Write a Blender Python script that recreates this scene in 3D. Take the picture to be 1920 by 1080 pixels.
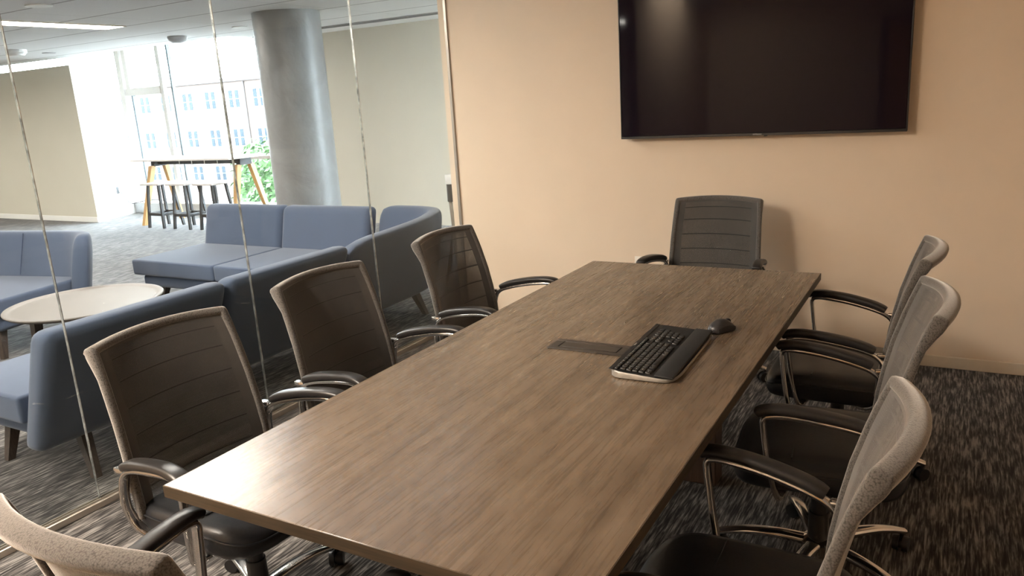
import bpy, bmesh, math, random
from mathutils import Vector, Matrix
random.seed(7)
PI = math.pi
S = bpy.context.scene
COL = S.collection
for o in list(bpy.data.objects):
    bpy.data.objects.remove(o)

# ------------------------------------------------------------------ camera, world, exposure
CAM = (1.0227, -1.0051, 1.5685)
YAW, PITCH, ROLL, FPX = -0.5287, 0.2436, 0.0628, 1460.76
cy, sy, cp, sp = math.cos(YAW), math.sin(YAW), math.cos(PITCH), math.sin(PITCH)
fw = Vector((sy * cp, cy * cp, -sp)); r0 = Vector((cy, -sy, 0)); d0 = fw.cross(r0)
rt = math.cos(ROLL) * r0 + math.sin(ROLL) * d0
dn = -math.sin(ROLL) * r0 + math.cos(ROLL) * d0
cam_data = bpy.data.cameras.new('camera'); cam = bpy.data.objects.new('camera', cam_data); COL.objects.link(cam)
cam_data.sensor_width = 36; cam_data.lens = FPX / 1920 * 36; cam_data.clip_start = 0.05; cam_data.clip_end = 300
mw = Matrix((( rt.x, -dn.x, -fw.x, CAM[0]), (rt.y, -dn.y, -fw.y, CAM[1]), (rt.z, -dn.z, -fw.z, CAM[2]), (0, 0, 0, 1)))
cam.matrix_world = mw
S.camera = cam

world = bpy.data.worlds.new('sky'); S.world = world; world.use_nodes = True
bg = world.node_tree.nodes['Background']
bg.inputs[0].default_value = (0.80, 0.90, 1.0, 1); bg.inputs[1].default_value = 19.0
S.view_settings.view_transform = 'Standard'; S.view_settings.look = 'None'
S.view_settings.gamma = 1; S.view_settings.use_curve_mapping = False
S.view_settings.exposure = 0.60
S.cycles.max_bounces = 10; S.cycles.transparent_max_bounces = 24; S.cycles.diffuse_bounces = 6
S.cycles.sample_clamp_indirect = 40
S.cycles.use_denoising = True
WARM = (1.0, 0.92, 0.84)
LAMP_E = 56.0        # emission of the recessed lounge light troughs

# ------------------------------------------------------------------ materials
class NT:
    def __init__(self, name):
        self.m = bpy.data.materials.new(name); self.m.use_nodes = True
        self.t = self.m.node_tree; self.b = self.t.nodes['Principled BSDF']; self.out = self.t.nodes['Material Output']
    def n(self, kind, **kw):
        nd = self.t.nodes.new(kind)
        for k, v in kw.items():
            if k in nd.inputs: nd.inputs[k].default_value = v
            else: setattr(nd, k, v)
        return nd
    def l(self, a, b): self.t.links.new(a, b)
    def set(self, **kw):
        for k, v in kw.items():
            self.b.inputs[k.replace('_', ' ')].default_value = v
    def coords(self, scale=(1, 1, 1), out='Object', rot=(0, 0, 0)):
        tc = self.n('ShaderNodeTexCoord'); mp = self.n('ShaderNodeMapping')
        mp.inputs['Scale'].default_value = scale; mp.inputs['Rotation'].default_value = rot
        self.l(tc.outputs[out], mp.inputs[0]); return mp.outputs[0]
    def noise(self, vec, scale=5, detail=4, rough=0.55, dist=0):
        nz = self.n('ShaderNodeTexNoise'); nz.inputs['Scale'].default_value = scale
        nz.inputs['Detail'].default_value = detail; nz.inputs['Roughness'].default_value = rough
        nz.inputs['Distortion'].default_value = dist
        self.l(vec, nz.inputs['Vector']); return nz.outputs['Fac']
    def ramp(self, fac, stops, interp='LINEAR'):
        r = self.n('ShaderNodeValToRGB'); r.color_ramp.interpolation = interp
        el = r.color_ramp.elements
        while len(el) < len(stops): el.new(0.5)
        for e, (p, c) in zip(el, stops):
            e.position = p; e.color = (*c, 1) if len(c) == 3 else c
        self.l(fac, r.inputs[0]); return r.outputs[0]
    def bump(self, h, strength=0.3, dist=0.002):
        b = self.n('ShaderNodeBump'); b.inputs['Strength'].default_value = strength; b.inputs['Distance'].default_value = dist
        self.l(h, b.inputs['Height']); self.l(b.outputs[0], self.b.inputs['Normal'])
    def math(self, op, a, b=None, c=None):
        m = self.n('ShaderNodeMath'); m.operation = op
        for i, x in enumerate((a, b, c)):
            if x is None: continue
            if isinstance(x, (int, float)): m.inputs[i].default_value = x
            else: self.l(x, m.inputs[i])
        return m.outputs[0]

def flat(name, col, rough=0.5, metal=0.0, spec=0.5, var=0.06, nscale=30, bump=0.0):
    t = NT(name); t.set(Roughness=rough, Metallic=metal)
    t.b.inputs['Specular IOR Level'].default_value = spec
    v = t.coords(); f = t.noise(v, nscale, 3)
    c0 = tuple(x * (1 - var) for x in col); c1 = tuple(min(1, x * (1 + var)) for x in col)
    t.l(t.ramp(f, [(0.3, c0), (0.7, c1)]), t.b.inputs['Base Color'])
    if bump: t.bump(f, bump, 0.002)
    return t.m

def fabric(name, col, var=0.12):
    t = NT(name); t.set(Roughness=0.9); t.b.inputs['Specular IOR Level'].default_value = 0.2
    t.b.inputs['Sheen Weight'].default_value = 0.25
    v = t.coords(); f = t.noise(v, 420, 2, 0.6); g = t.noise(v, 6, 3)
    s = t.math('ADD', t.math('MULTIPLY', f, 0.7), t.math('MULTIPLY', g, 0.3))
    t.l(t.ramp(s, [(0.3, tuple(x * (1 - var) for x in col)), (0.7, tuple(x * (1 + var) for x in col))]), t.b.inputs['Base Color'])
    t.bump(f, 0.25, 0.001); return t.m

def carpet_mat():
    t = NT('streaked_carpet'); t.set(Roughness=1.0); t.b.inputs['Sheen Weight'].default_value = 0.27; t.b.inputs['Sheen Roughness'].default_value = 0.35; t.b.inputs['Specular IOR Level'].default_value = 0.05
    v1 = t.coords((1, 0.075, 1)); a = t.noise(v1, 115, 2, 0.6, 0.35)
    v2 = t.coords((1, 0.22, 1)); b = t.noise(v2, 26, 4, 0.7, 0.5)
    c = t.noise(t.coords((1, 0.5, 1)), 3.2, 3)
    s = t.math('ADD', t.math('MULTIPLY', a, 0.56), t.math('MULTIPLY', b, 0.32))
    s = t.math('ADD', s, t.math('MULTIPLY', c, 0.12))
    col = t.ramp(s, [(0.40, (0.018, 0.016, 0.016)), (0.47, (0.040, 0.037, 0.035)), (0.535, (0.112, 0.103, 0.096)), (0.61, (0.245, 0.226, 0.210))])
    t.l(col, t.b.inputs['Base Color']); t.bump(s, 0.5, 0.004); return t.m

def wood_table(name='table_laminate'):
    t = NT(name)
    v = t.coords((1, 0.10, 1)); big = t.noise(v, 9, 5, 0.62, 1.4)
    v2 = t.coords((1, 0.03, 1)); fine = t.noise(v2, 150, 3, 0.6, 0.2)
    v3 = t.coords((1, 0.35, 1)); bl = t.noise(v3, 4.0, 4, 0.6, 0.8)
    wv = t.n('ShaderNodeTexWave', wave_type='BANDS', bands_direction='X'); wv.inputs['Scale'].default_value = 5
    wv.inputs['Distortion'].default_value = 11; wv.inputs['Detail'].default_value = 3; wv.inputs['Detail Scale'].default_value = 1.2
    t.l(t.coords((1, 0.16, 1)), wv.inputs[0])
    kn = t.noise(t.coords((1, 0.30, 1)), 11, 4, 0.55, 2.6)
    s = t.math('ADD', t.math('MULTIPLY', big, 0.36), t.math('MULTIPLY', fine, 0.09))
    s = t.math('ADD', s, t.math('MULTIPLY', bl, 0.24)); s = t.math('ADD', s, t.math('MULTIPLY', wv.outputs['Fac'], 0.09))
    s = t.math('ADD', s, t.math('MULTIPLY', kn, 0.22))
    col = t.ramp(s, [(0.36, (0.092, 0.062, 0.038)), (0.46, (0.135, 0.094, 0.059)), (0.54, (0.168, 0.120, 0.078)), (0.66, (0.212, 0.156, 0.105))])
    t.l(col, t.b.inputs['Base Color'])
    t.l(t.ramp(fine, [(0.3, (0.25,) * 3), (0.7, (0.31,) * 3)]), t.b.inputs['Roughness'])
    t.b.inputs['Specular IOR Level'].default_value = 0.75; t.bump(fine, 0.05, 0.0006); return t.m

def wood(name, dark, light, rough=0.5, axis=2):
    t = NT(name); t.set(Roughness=rough)
    sc = [60, 60, 60]; sc[axis] = 3.0
    f = t.noise(t.coords(tuple(sc)), 2, 4, 0.6, 0.5)
    t.l(t.ramp(f, [(0.3, dark), (0.7, light)]), t.b.inputs['Base Color']); return t.m

def mesh_fabric():
    # knitted chair mesh: fine open holes and stitched horizontal seams, laid out in metres on the UVs
    t = NT('knit_mesh'); t.set(Roughness=0.75); t.b.inputs['Sheen Weight'].default_value = 1.0; t.b.inputs['Sheen Roughness'].default_value = 0.45; t.b.inputs['Sheen Tint'].default_value = (1, .95, .9, 1); t.b.inputs['Specular IOR Level'].default_value = 0.3
    tc = t.n('ShaderNodeTexCoord'); sx = t.n('ShaderNodeSeparateXYZ'); t.l(tc.outputs['UV'], sx.inputs[0])
    u, v = sx.outputs[0], sx.outputs[1]
    P = 0.0046
    k = t.math('MULTIPLY', t.math('SINE', t.math('MULTIPLY', u, 2 * PI / P)), t.math('SINE', t.math('MULTIPLY', v, 2 * PI / P)))
    hole = t.math('MULTIPLY', t.math('MULTIPLY', t.math('GREATER_THAN', k, 0.25), t.math('SUBTRACT', 1.0, t.math('LESS_THAN', t.math('FRACT', t.math('MULTIPLY', t.math('ADD', v, 0.012), 1 / 0.066)), 0.07))), t.math('MULTIPLY', t.math('LESS_THAN', t.math('ABSOLUTE', u), 0.188), t.math('LESS_THAN', v, 0.425)))
    fr = t.math('FRACT', t.math('MULTIPLY', t.math('ADD', v, 0.012), 1 / 0.066))
    seam = t.math('MULTIPLY', t.math('LESS_THAN', fr, 0.055), t.math('LESS_THAN', t.math('ABSOLUTE', u), 0.185))
    cloth = t.noise(t.coords(), 9, 3)
    col = t.ramp(cloth, [(0.3, (0.048, 0.044, 0.041)), (0.7, (0.064, 0.060, 0.055))])
    mx = t.n('ShaderNodeMix', data_type='RGBA'); t.l(seam, mx.inputs['Factor']); t.l(col, mx.inputs[6])
    mx.inputs[7].default_value = (0.008, 0.007, 0.006, 1); t.l(mx.outputs[2], t.b.inputs['Base Color'])
    h = t.math('SUBTRACT', t.math('MULTIPLY', k, 0.15), t.math('MULTIPLY', seam, 1.0))
    t.bump(h, 0.5, 0.002)
    tr = t.n('ShaderNodeBsdfTransparent'); ms = t.n('ShaderNodeMixShader')
    t.l(t.math('MULTIPLY', hole, 0.8), ms.inputs[0]); t.l(t.b.outputs[0], ms.inputs[1]); t.l(tr.outputs[0], ms.inputs[2])
    t.l(ms.outputs[0], t.out.inputs[0]); return t.m

def knit_sleeve():
    t = NT('knit_sleeve'); t.set(Roughness=0.85); t.b.inputs['Sheen Weight'].default_value = 0.9; t.b.inputs['Sheen Roughness'].default_value = 0.45; t.b.inputs['Sheen Tint'].default_value = (1, .95, .9, 1); t.b.inputs['Specular IOR Level'].default_value = 0.25
    vo = t.n('ShaderNodeTexVoronoi'); vo.inputs['Scale'].default_value = 300; t.l(t.coords(), vo.inputs['Vector'])
    t.l(t.ramp(vo.outputs['Distance'], [(0.0, (0.13, 0.118, 0.107)), (0.55, (0.095, 0.086, 0.078)), (0.8, (0.045, 0.04, 0.036))]), t.b.inputs['Base Color'])
    t.bump(vo.outputs['Distance'], 0.3, 0.001); return t.m

def glass_mat(name, tint=(0.965, 0.982, 0.978), gloss=1.0):
    t = NT(name); t.t.nodes.remove(t.b)
    tr = t.n('ShaderNodeBsdfTransparent'); tr.inputs[0].default_value = (*tint, 1)
    gl = t.n('ShaderNodeBsdfGlossy'); gl.inputs['Roughness'].default_value = 0.02
    ge = t.n('ShaderNodeNewGeometry'); dt = t.n('ShaderNodeVectorMath', operation='DOT_PRODUCT')
    t.l(ge.outputs['Incoming'], dt.inputs[0]); t.l(ge.outputs['Normal'], dt.inputs[1])
    sch = t.math('MULTIPLY_ADD', t.math('POWER', t.math('SUBTRACT', 1.0, t.math('ABSOLUTE', dt.outputs['Value'])), 5.0), 0.96, 0.04)
    nz = t.noise(t.coords(), 2, 2)
    ms = t.n('ShaderNodeMixShader')
    f = t.math('MULTIPLY', sch, t.math('ADD', 0.32 * gloss, t.math('MULTIPLY', nz, 0.1 * gloss)))
    t.l(f, ms.inputs[0]); t.l(tr.outputs[0], ms.inputs[1]); t.l(gl.outputs[0], ms.inputs[2]); t.l(ms.outputs[0], t.out.inputs[0])
    return t.m

def emit(name, col, e):
    t = NT(name); t.set(Roughness=0.6)
    t.b.inputs['Base Color'].default_value = (*col, 1)
    t.b.inputs['Emission Color'].default_value = (*col, 1); t.b.inputs['Emission Strength'].default_value = e
    return t.m

def tile_ceiling():
    t = NT('ceiling_tiles'); t.set(Roughness=0.95)
    tc = t.n('ShaderNodeTexCoord'); sx = t.n('ShaderNodeSeparateXYZ'); t.l(tc.outputs['Object'], sx.inputs[0])
    def line(c, period, off, w):
        f = t.math('FRACT', t.math('MULTIPLY', t.math('ADD', c, off), 1 / period))
        return t.math('LESS_THAN', f, w / period)
    gy = line(sx.outputs[1], 0.745, 100.56 + 0.0, 0.022)
    gx = line(sx.outputs[0], 1.56, 104.36, 0.014)
    f = t.noise(t.coords(), 60, 3)
    base = t.ramp(f, [(0.3, (0.70, 0.70, 0.69)), (0.7, (0.78, 0.78, 0.77))])
    m1 = t.n('ShaderNodeMix', data_type='RGBA'); t.l(gx, m1.inputs['Factor']); t.l(base, m1.inputs[6]); m1.inputs[7].default_value = (0.60, 0.60, 0.59, 1)
    m2 = t.n('ShaderNodeMix', data_type='RGBA'); t.l(gy, m2.inputs['Factor']); t.l(m1.outputs[2], m2.inputs[6]); m2.inputs[7].default_value = (0.27, 0.265, 0.25, 1)
    t.l(m2.outputs[2], t.b.inputs['Base Color']); t.bump(t.math('SUBTRACT', 1.0, gy), 0.4, 0.004); return t.m

def brick_mat():
    t = NT('pale_brick'); t.set(Roughness=0.9)
    br = t.n('ShaderNodeTexBrick'); br.inputs['Scale'].default_value = 1.0
    br.inputs['Color1'].default_value = (0.135, 0.098, 0.082, 1); br.inputs['Color2'].default_value = (0.115, 0.082, 0.068, 1)
    br.inputs['Mortar'].default_value = (0.15, 0.13, 0.115, 1); br.inputs['Brick Width'].default_value = 0.24; br.inputs['Row Height'].default_value = 0.08
    br.inputs['Mortar Size'].default_value = 0.01
    t.l(t.coords(rot=(PI / 2, 0, 0)), br.inputs['Vector']); t.l(br.outputs['Color'], t.b.inputs['Base Color']); return t.m

def column_paint():
    t = NT('grey_column_paint'); t.set(Roughness=0.38)
    v = t.coords(); a = t.noise(v, 3.5, 3, 0.5, 1.0); b = t.noise(v, 14, 3, 0.5)
    t.l(t.ramp(a, [(0.35, (0.25, 0.25, 0.25)), (0.7, (0.29, 0.295, 0.295))]), t.b.inputs['Base Color'])
    t.bump(t.math('ADD', a, t.math('MULTIPLY', b, 0.35)), 0.55, 0.02); return t.m

M = dict(
    carpet=carpet_mat(), table=wood_table(), mesh=mesh_fabric(), sleeve=knit_sleeve(),
    wall=flat('warm_wall_paint', (0.72, 0.59, 0.455), 0.85, spec=0.25, var=0.015, nscale=4),
    lounge_wall=flat('lounge_wall_paint', (0.65, 0.60, 0.50), 0.85, spec=0.25, var=0.015, nscale=4),
    white_paint=flat('white_paint', (0.80, 0.79, 0.76), 0.7, var=0.01),
    base=flat('baseboard_paint', (0.72, 0.62, 0.49), 0.5, var=0.02),
    tiles=tile_ceiling(), room_ceiling=flat('plain_ceiling', (0.75, 0.74, 0.72), 0.95, var=0.02),
    leather=flat('black_leather', (0.016, 0.017, 0.020), 0.38, spec=0.5, var=0.2, nscale=160, bump=0.12),
    pad=flat('black_pad', (0.020, 0.018, 0.017), 0.36, spec=0.5, var=0.15, nscale=120, bump=0.05),
    chrome=flat('polished_aluminium', (0.72, 0.70, 0.68), 0.14, metal=1.0, var=0.02),
    black_plastic=flat('black_plastic', (0.012, 0.012, 0.013), 0.45, var=0.2),
    gas=flat('black_gas_column', (0.02, 0.02, 0.02), 0.3, var=0.2),
    bezel=flat('television_bezel', (0.012, 0.012, 0.013), 0.3, var=0.1),
    screen=flat('television_screen', (0.010, 0.006, 0.010), 0.05, spec=0.11, var=0.05),
    logo=flat('silver_lettering', (0.45, 0.45, 0.45), 0.4, metal=0.3),
    fabric=fabric('blue_grey_upholstery', (0.074, 0.099, 0.152)),
    piping=fabric('blue_grey_piping', (0.05, 0.07, 0.12)),
    dark_wood=wood('dark_walnut_legs', (0.025, 0.016, 0.011), (0.06, 0.04, 0.028), 0.45),
    coffee=flat('taupe_laminate', (0.15, 0.133, 0.118), 0.45, spec=0.35, var=0.04, nscale=8),
    coffee_edge=wood('dark_table_edge', (0.05, 0.032, 0.022), (0.10, 0.065, 0.045), 0.45),
    band_x=wood('edge_band_grain_across', (0.036, 0.024, 0.012), (0.080, 0.054, 0.030), 0.55, axis=0),
    band_y=wood('edge_band_grain_along', (0.036, 0.024, 0.012), (0.080, 0.054, 0.030), 0.55, axis=1),
    door=wood('door_veneer', (0.36, 0.20, 0.07), (0.48, 0.28, 0.11), 0.4),
    oak=wood('oak_legs', (0.42, 0.24, 0.09), (0.58, 0.36, 0.15), 0.5),
    top_white=flat('white_laminate', (0.78, 0.74, 0.70), 0.35, var=0.03),
    steel_dark=flat('dark_steel', (0.045, 0.047, 0.05), 0.5, var=0.1),
    stool_leg=flat('black_stool_leg', (0.035, 0.034, 0.034), 0.55, var=0.15),
    stool_seat=flat('pale_stool_seat', (0.62, 0.58, 0.56), 0.4, var=0.05),
    track=flat('anodised_track', (0.42, 0.38, 0.33), 0.35, metal=0.6, var=0.03),
    glass=glass_mat('clear_glass'), win_glass=glass_mat('window_glass', (0.97, 0.985, 0.985), 0.5),
    joint=flat('glass_joint', (0.55, 0.55, 0.53), 0.2, metal=0.8, var=0.5, nscale=30),
    frame=flat('window_frame_paint', (0.40, 0.37, 0.335), 0.5, var=0.03),
    frame_dark=flat('dark_mullion', (0.10, 0.13, 0.145), 0.4, var=0.05),
    column=column_paint(), brick=brick_mat(),
    stone=flat('stone_trim', (0.075, 0.065, 0.06), 0.8), dark_win=flat('dark_window_pane', (0.026, 0.036, 0.045), 0.4, spec=0.12, var=0.3, nscale=2),
    bwhite=flat('white_sash', (0.17, 0.17, 0.165), 0.6), ground=flat('street_concrete', (0.12, 0.115, 0.11), 0.9, nscale=2, var=0.15),
    leaf=flat('green_leaves', (0.055, 0.11, 0.035), 0.7, var=0.5, nscale=6), bark=flat('bark', (0.12, 0.09, 0.07), 0.9, var=0.3),
    keyb=flat('keyboard_black', (0.012, 0.012, 0.012), 0.5, var=0.1), key=flat('key_black', (0.016, 0.015, 0.015), 0.42, var=0.1),
    key_ink=flat('key_legend', (0.42, 0.40, 0.37), 0.6), silver=flat('silver_edge', (0.34, 0.32, 0.29), 0.45, metal=0.5),
    rest=flat('palm_rest', (0.016, 0.016, 0.016), 0.6, var=0.3, nscale=400, bump=0.2),
    mouse=flat('mouse_shell', (0.035, 0.033, 0.034), 0.35, var=0.1), mouse_side=flat('mouse_grip', (0.02, 0.02, 0.021), 0.5),
    bronze=flat('dark_bronze_plate', (0.050, 0.042, 0.036), 0.4, metal=0.4, var=0.05),
    gap=flat('gap_black', (0.006, 0.006, 0.006), 0.8),
    outlet=flat('outlet_plastic', (0.74, 0.68, 0.60), 0.4, var=0.01), slot=flat('outlet_slot', (0.03, 0.03, 0.03), 0.6),
    lamp=emit('lamp_diffuser', WARM, LAMP_E), room_lamp=emit('room_lamp_diffuser', (1.0, 0.90, 0.78), 55.0), lamp_side=flat('lamp_trough', (0.75, 0.70, 0.62), 0.6),
    device=flat('device_white', (0.74, 0.74, 0.72), 0.4), cup=flat('dark_cylinder', (0.085, 0.078, 0.07), 0.35, metal=0.3),
    cream=flat('cream_far_wall', (0.60, 0.57, 0.48), 0.85, spec=0.2, var=0.015, nscale=4),
    heater=flat('grey_sill_box', (0.42, 0.42, 0.42), 0.6),
)

# ------------------------------------------------------------------ mesh helpers
class MB:
    def __init__(self): self.v = []; self.f = []; self.uv = {}
    def add(self, vs, fs):
        o = len(self.v); self.v += [tuple(p) for p in vs]; self.f += [tuple(i + o for i in f) for f in fs]; return o
    def bm_add(self, bm):
        bm.verts.ensure_lookup_table(); bm.verts.index_update()
        self.add([v.co[:] for v in bm.verts], [[v.index for v in f.verts] for f in bm.faces]); bm.free(); return self
    def box(self, x0, x1, y0, y1, z0, z1, bevel=0, seg=2, fn=None, mat=None):
        bm = bmesh.new(); bmesh.ops.create_cube(bm, size=1)
        for v in bm.verts: v.co = Vector((x0 + (v.co.x + .5) * (x1 - x0), y0 + (v.co.y + .5) * (y1 - y0), z0 + (v.co.z + .5) * (z1 - z0)))
        if bevel: bmesh.ops.bevel(bm, geom=bm.edges[:], offset=bevel, segments=seg, profile=0.5, affect='EDGES')
        if fn:
            for v in bm.verts: v.co = Vector(fn(*v.co))
        if mat is not None: bmesh.ops.transform(bm, matrix=mat, verts=bm.verts)
        return self.bm_add(bm)
    def rings(self, rings, cap=True, closed=False):
        n = len(rings[0]); o = len(self.v); fs = []
        for r in rings: self.v += [tuple(p) for p in r]
        m = len(rings)
        for i in range(m if closed else m - 1):
            a = o + i * n; b = o + ((i + 1) % m) * n
            for j in range(n):
                k = (j + 1) % n; fs.append((a + j, a + k, b + k, b + j))
        if cap and not closed:
            fs.append(tuple(o + j for j in reversed(range(n)))); fs.append(tuple(o + (m - 1) * n + j for j in range(n)))
        self.f += fs; return self
    def sweep(self, path, sec, up=(0, 0, 1), cap=True, closed=False):
        # sec: list of (a, b) or function i/t -> list; a along side, b along "up"
        P = [Vector(p) for p in path]; N = len(P); rings = []; up = Vector(up)
        for i in range(N):
            if closed: t = P[(i + 1) % N] - P[i - 1]
            else: t = P[min(i + 1, N - 1)] - P[max(i - 1, 0)]
            t.normalize(); u = up - t * up.dot(t)
            if u.length < 1e-4: u = Vector((0, 1, 0)) - t * t.y
            u.normalize(); s = t.cross(u)
            sc = sec(i / (N - 1)) if callable(sec) else sec
            rings.append([P[i] + s * a + u * b for a, b in sc])
        return self.rings(rings, cap, closed)
    def cyl(self, p0, p1, r0, r1=None, n=20):
        r1 = r0 if r1 is None else r1; p0 = Vector(p0); p1 = Vector(p1); t = (p1 - p0).normalized()
        u = t.orthogonal().normalized(); s = t.cross(u)
        R = lambda p, r: [p + (u * math.cos(2 * PI * k / n) + s * math.sin(2 * PI * k / n)) * r for k in range(n)]
        return self.rings([R(p0, r0), R(p1, r1)])
    def lathe(self, prof, c=(0, 0, 0), n=32):
        self.rings([[(c[0] + r * math.cos(2 * PI * k / n), c[1] + r * math.sin(2 * PI * k / n), c[2] + z) for k in range(n)] for r, z in prof]); return self
    def grid(self, nu, nv, fn, uvfn=None):
        o = len(self.v)
        for j in range(nv + 1):
            for i in range(nu + 1):
                self.v.append(tuple(fn(i / nu, j / nv)))
                if uvfn: self.uv[len(self.v) - 1] = uvfn(i / nu, j / nv)
        for j in range(nv):
            for i in range(nu):
                a = o + j * (nu + 1) + i; self.f.append((a, a + 1, a + nu + 2, a + nu + 1))
        return self
    def build(self, name, mat, parent=None, angle=40, sub=0):
        me = bpy.data.meshes.new(name); me.from_pydata(self.v, [], self.f); me.update()
        if self.uv:
            ul = me.uv_layers.new(name='UVMap')
            for lp in me.loops: ul.data[lp.index].uv = self.uv.get(lp.vertex_index, (0, 0))
        bm = bmesh.new(); bm.from_mesh(me); bmesh.ops.recalc_face_normals(bm, faces=bm.faces[:]); bm.to_mesh(me); bm.free()
        me.materials.append(mat)
        for p in me.polygons: p.use_smooth = True
        me.set_sharp_from_angle(angle=math.radians(angle))
        ob = bpy.data.objects.new(name, me); COL.objects.link(ob)
        if parent: ob.parent = parent
        if sub:
            md = ob.modifiers.new('smooth', 'SUBSURF'); md.levels = sub; md.render_levels = sub
        return ob

def oval(a, b, n=12): return [(a * math.cos(2 * PI * k / n), b * math.sin(2 * PI * k / n)) for k in range(n)]
def rrect(a, b, p=4, n=20):
    o = []
    for k in range(n):
        c, s = math.cos(2 * PI * k / n), math.sin(2 * PI * k / n)
        o.append((a * math.copysign(abs(c) ** (2 / p), c), b * math.copysign(abs(s) ** (2 / p), s)))
    return o
def spline(pts, per=6, closed=False):
    P = [Vector(p) for p in pts]; n = len(P); out = []
    for i in range(n if closed else n - 1):
        g = (lambda k: P[k % n]) if closed else (lambda k: P[max(0, min(n - 1, k))])
        p0, p1, p2, p3 = g(i - 1), g(i), g(i + 1), g(i + 2)
        for j in range(per):
            t = j / per
            out.append(0.5 * ((2 * p1) + (p2 - p0) * t + (2 * p0 - 5 * p1 + 4 * p2 - p3) * t * t + (3 * p1 - p0 - 3 * p2 + p3) * t ** 3))
    if not closed: out.append(P[-1])
    return out

def tag(o, label, cat, group=None):
    o['label'] = label; o['category'] = cat
    if group: o['group'] = group
    return o
def thing(name, label, cat, loc=(0, 0, 0), rz=0, group=None):
    o = bpy.data.objects.new(name, None); COL.objects.link(o); o.empty_display_size = 0.1
    o.location = loc; o.rotation_euler = (0, 0, rz); return tag(o, label, cat, group)
def struct(name, mb, mat, parent=None, **k):
    o = mb.build(name, mat, parent, **k)
    if parent is None: o['kind'] = 'structure'
    return o
def dup(root, loc, rz, label, group=None):
    r = root.copy(); COL.objects.link(r); r.location = loc; r.rotation_euler = (0, 0, rz); r['label'] = label
    if group: r['group'] = group
    def rec(src, dst):
        for ch in list(src.children):
            c = ch.copy(); COL.objects.link(c); c.parent = dst; rec(ch, c)
    rec(root, r); return r
def text_mesh(name, body, size, mat, parent, loc, rot, extrude=0.0004):
    cu = bpy.data.curves.new(name, 'FONT'); cu.body = body; cu.size = size; cu.align_x = 'CENTER'; cu.align_y = 'CENTER'; cu.extrude = extrude
    tmp = bpy.data.objects.new(name, cu); COL.objects.link(tmp)
    dg = bpy.context.evaluated_depsgraph_get(); me = bpy.data.meshes.new_from_object(tmp.evaluated_get(dg))
    bpy.data.objects.remove(tmp); bpy.data.curves.remove(cu); me.name = name
    me.materials.clear(); me.materials.append(mat)
    ob = bpy.data.objects.new(name, me); COL.objects.link(ob); ob.location = loc; ob.rotation_euler = rot
    if parent: ob.parent = parent
    return ob

# ------------------------------------------------------------------ structure
XG, YW, CH = -2.017, 3.551, 2.5          # glass wall plane, television wall plane, ceiling height
XR, YB = 2.5, -2.6                       # unseen right and rear walls of the meeting room
YL = 7.08                                # lounge end wall
struct('floor', MB().box(-16, XR + .1, -6, 7.9, -0.12, 0), M['carpet'])
struct('wall_front', MB().box(XG - 0.06, XR + .1, YW, YW + 0.14, 0, 3.0), M['wall'])
struct('door_1', MB().box(.17, 1.12, YB - .02, YB + .012, 0, 2.13, .003, 1), M['door'])
struct('trim_door', MB().box(.10, .17, YB, YB + .03, 0, 2.2, .003, 1).box(1.12, 1.19, YB, YB + .03, 0, 2.2, .003, 1).box(.17, 1.12, YB, YB + .03, 2.13, 2.2, .003, 1), M['frame_dark'])
struct('wall_right', MB().box(XR, XR + .1, YB, YW, 0, 3.0), M['wall'])
struct('wall_back', MB().box(XG + .06, XR + .1, YB - .1, YB, 0, 3.0), M['wall'])
struct('baseboard_front', MB().box(-2.0, XR, YW - 0.012, YW, 0, 0.066, 0.004, 1), M['base'])
struct('baseboard_right', MB().box(XR - .012, XR, YB, YW - .012, 0, 0.066, 0.004, 1), M['base'])
struct('ceiling_room', MB().box(XG - .05, XR + .1, YB - .1, YW, 2.62, 2.74), M['room_ceiling'])
# lounge shell
lc = MB().box(-16, XG - .05, -6, 6.30, CH, CH + .1).box(-7.2, XG - .05, 6.30, 7.4, CH, CH + .1)
struct('ceiling_lounge', lc, M['tiles'])
struct('ceiling_pocket', MB().box(-16, -7.2, 6.30, 7.9, 2.78, 2.9).box(-16, -7.2, 6.30, 6.34, CH + .1, 2.78).box(-7.24, -7.2, 6.34, 7.9, CH + .1, 2.78), M['white_paint'])
struct('trim_bulkhead', MB().box(-7.2, XG - .06, 6.70, YL, CH - .012, CH - .001), M['white_paint'])
struct('wall_lounge_end', MB().box(-6.9, XG, YL, YL + .14, 0, 2.7), M['lounge_wall'])
struct('wall_lounge_side', MB().box(XG - .06, XG + .04, YW + .14, 4.35, 0, 2.7).box(XG - .06, XG + .04, 4.35, 5.9, 0, 2.7).box(XG - .06, XG + .04, 5.9, YL, 0, .15).box(XG - .06, XG + .04, 5.9, YL, 2.45, 2.7), M['lounge_wall'])
struct('window_20', MB().box(XG - .01, XG - .002, 5.9, YL, .15, 2.45), M['win_glass'])     # tall side window of the lounge, behind the television wall
struct('trim_side_post', MB().box(XG - .05, XG + .04, 6.46, 6.51, .15, 2.45), M['frame'])
struct('wall_far', MB().box(-16, -10.758, 6.36, 6.5, 0, 2.40, 0), M['cream'])
jam = MB(); a0, a1 = Vector((-10.758, 6.36, 0)), Vector((-11.19, 7.42, 0)); off = Vector((-.12, -.05, 0))
jam.rings([[a0 + off * 0, a0 + Vector((-.14, .14, 0)), a1 + Vector((-.14, 0, 0)), a1], [p + Vector((0, 0, 2.78)) for p in (a0, a0 + Vector((-.14, .14, 0)), a1 + Vector((-.14, 0, 0)), a1)]])
struct('wall_jamb', jam, M['white_paint'])
struct('baseboard_far', MB().box(-16, -10.75, 6.348, 6.36, 0, 0.085, 0.004, 1), M['white_paint'])
jb = MB(); nrm = Vector((1.06, 0.432, 0)).normalized() * 0.012
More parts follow.
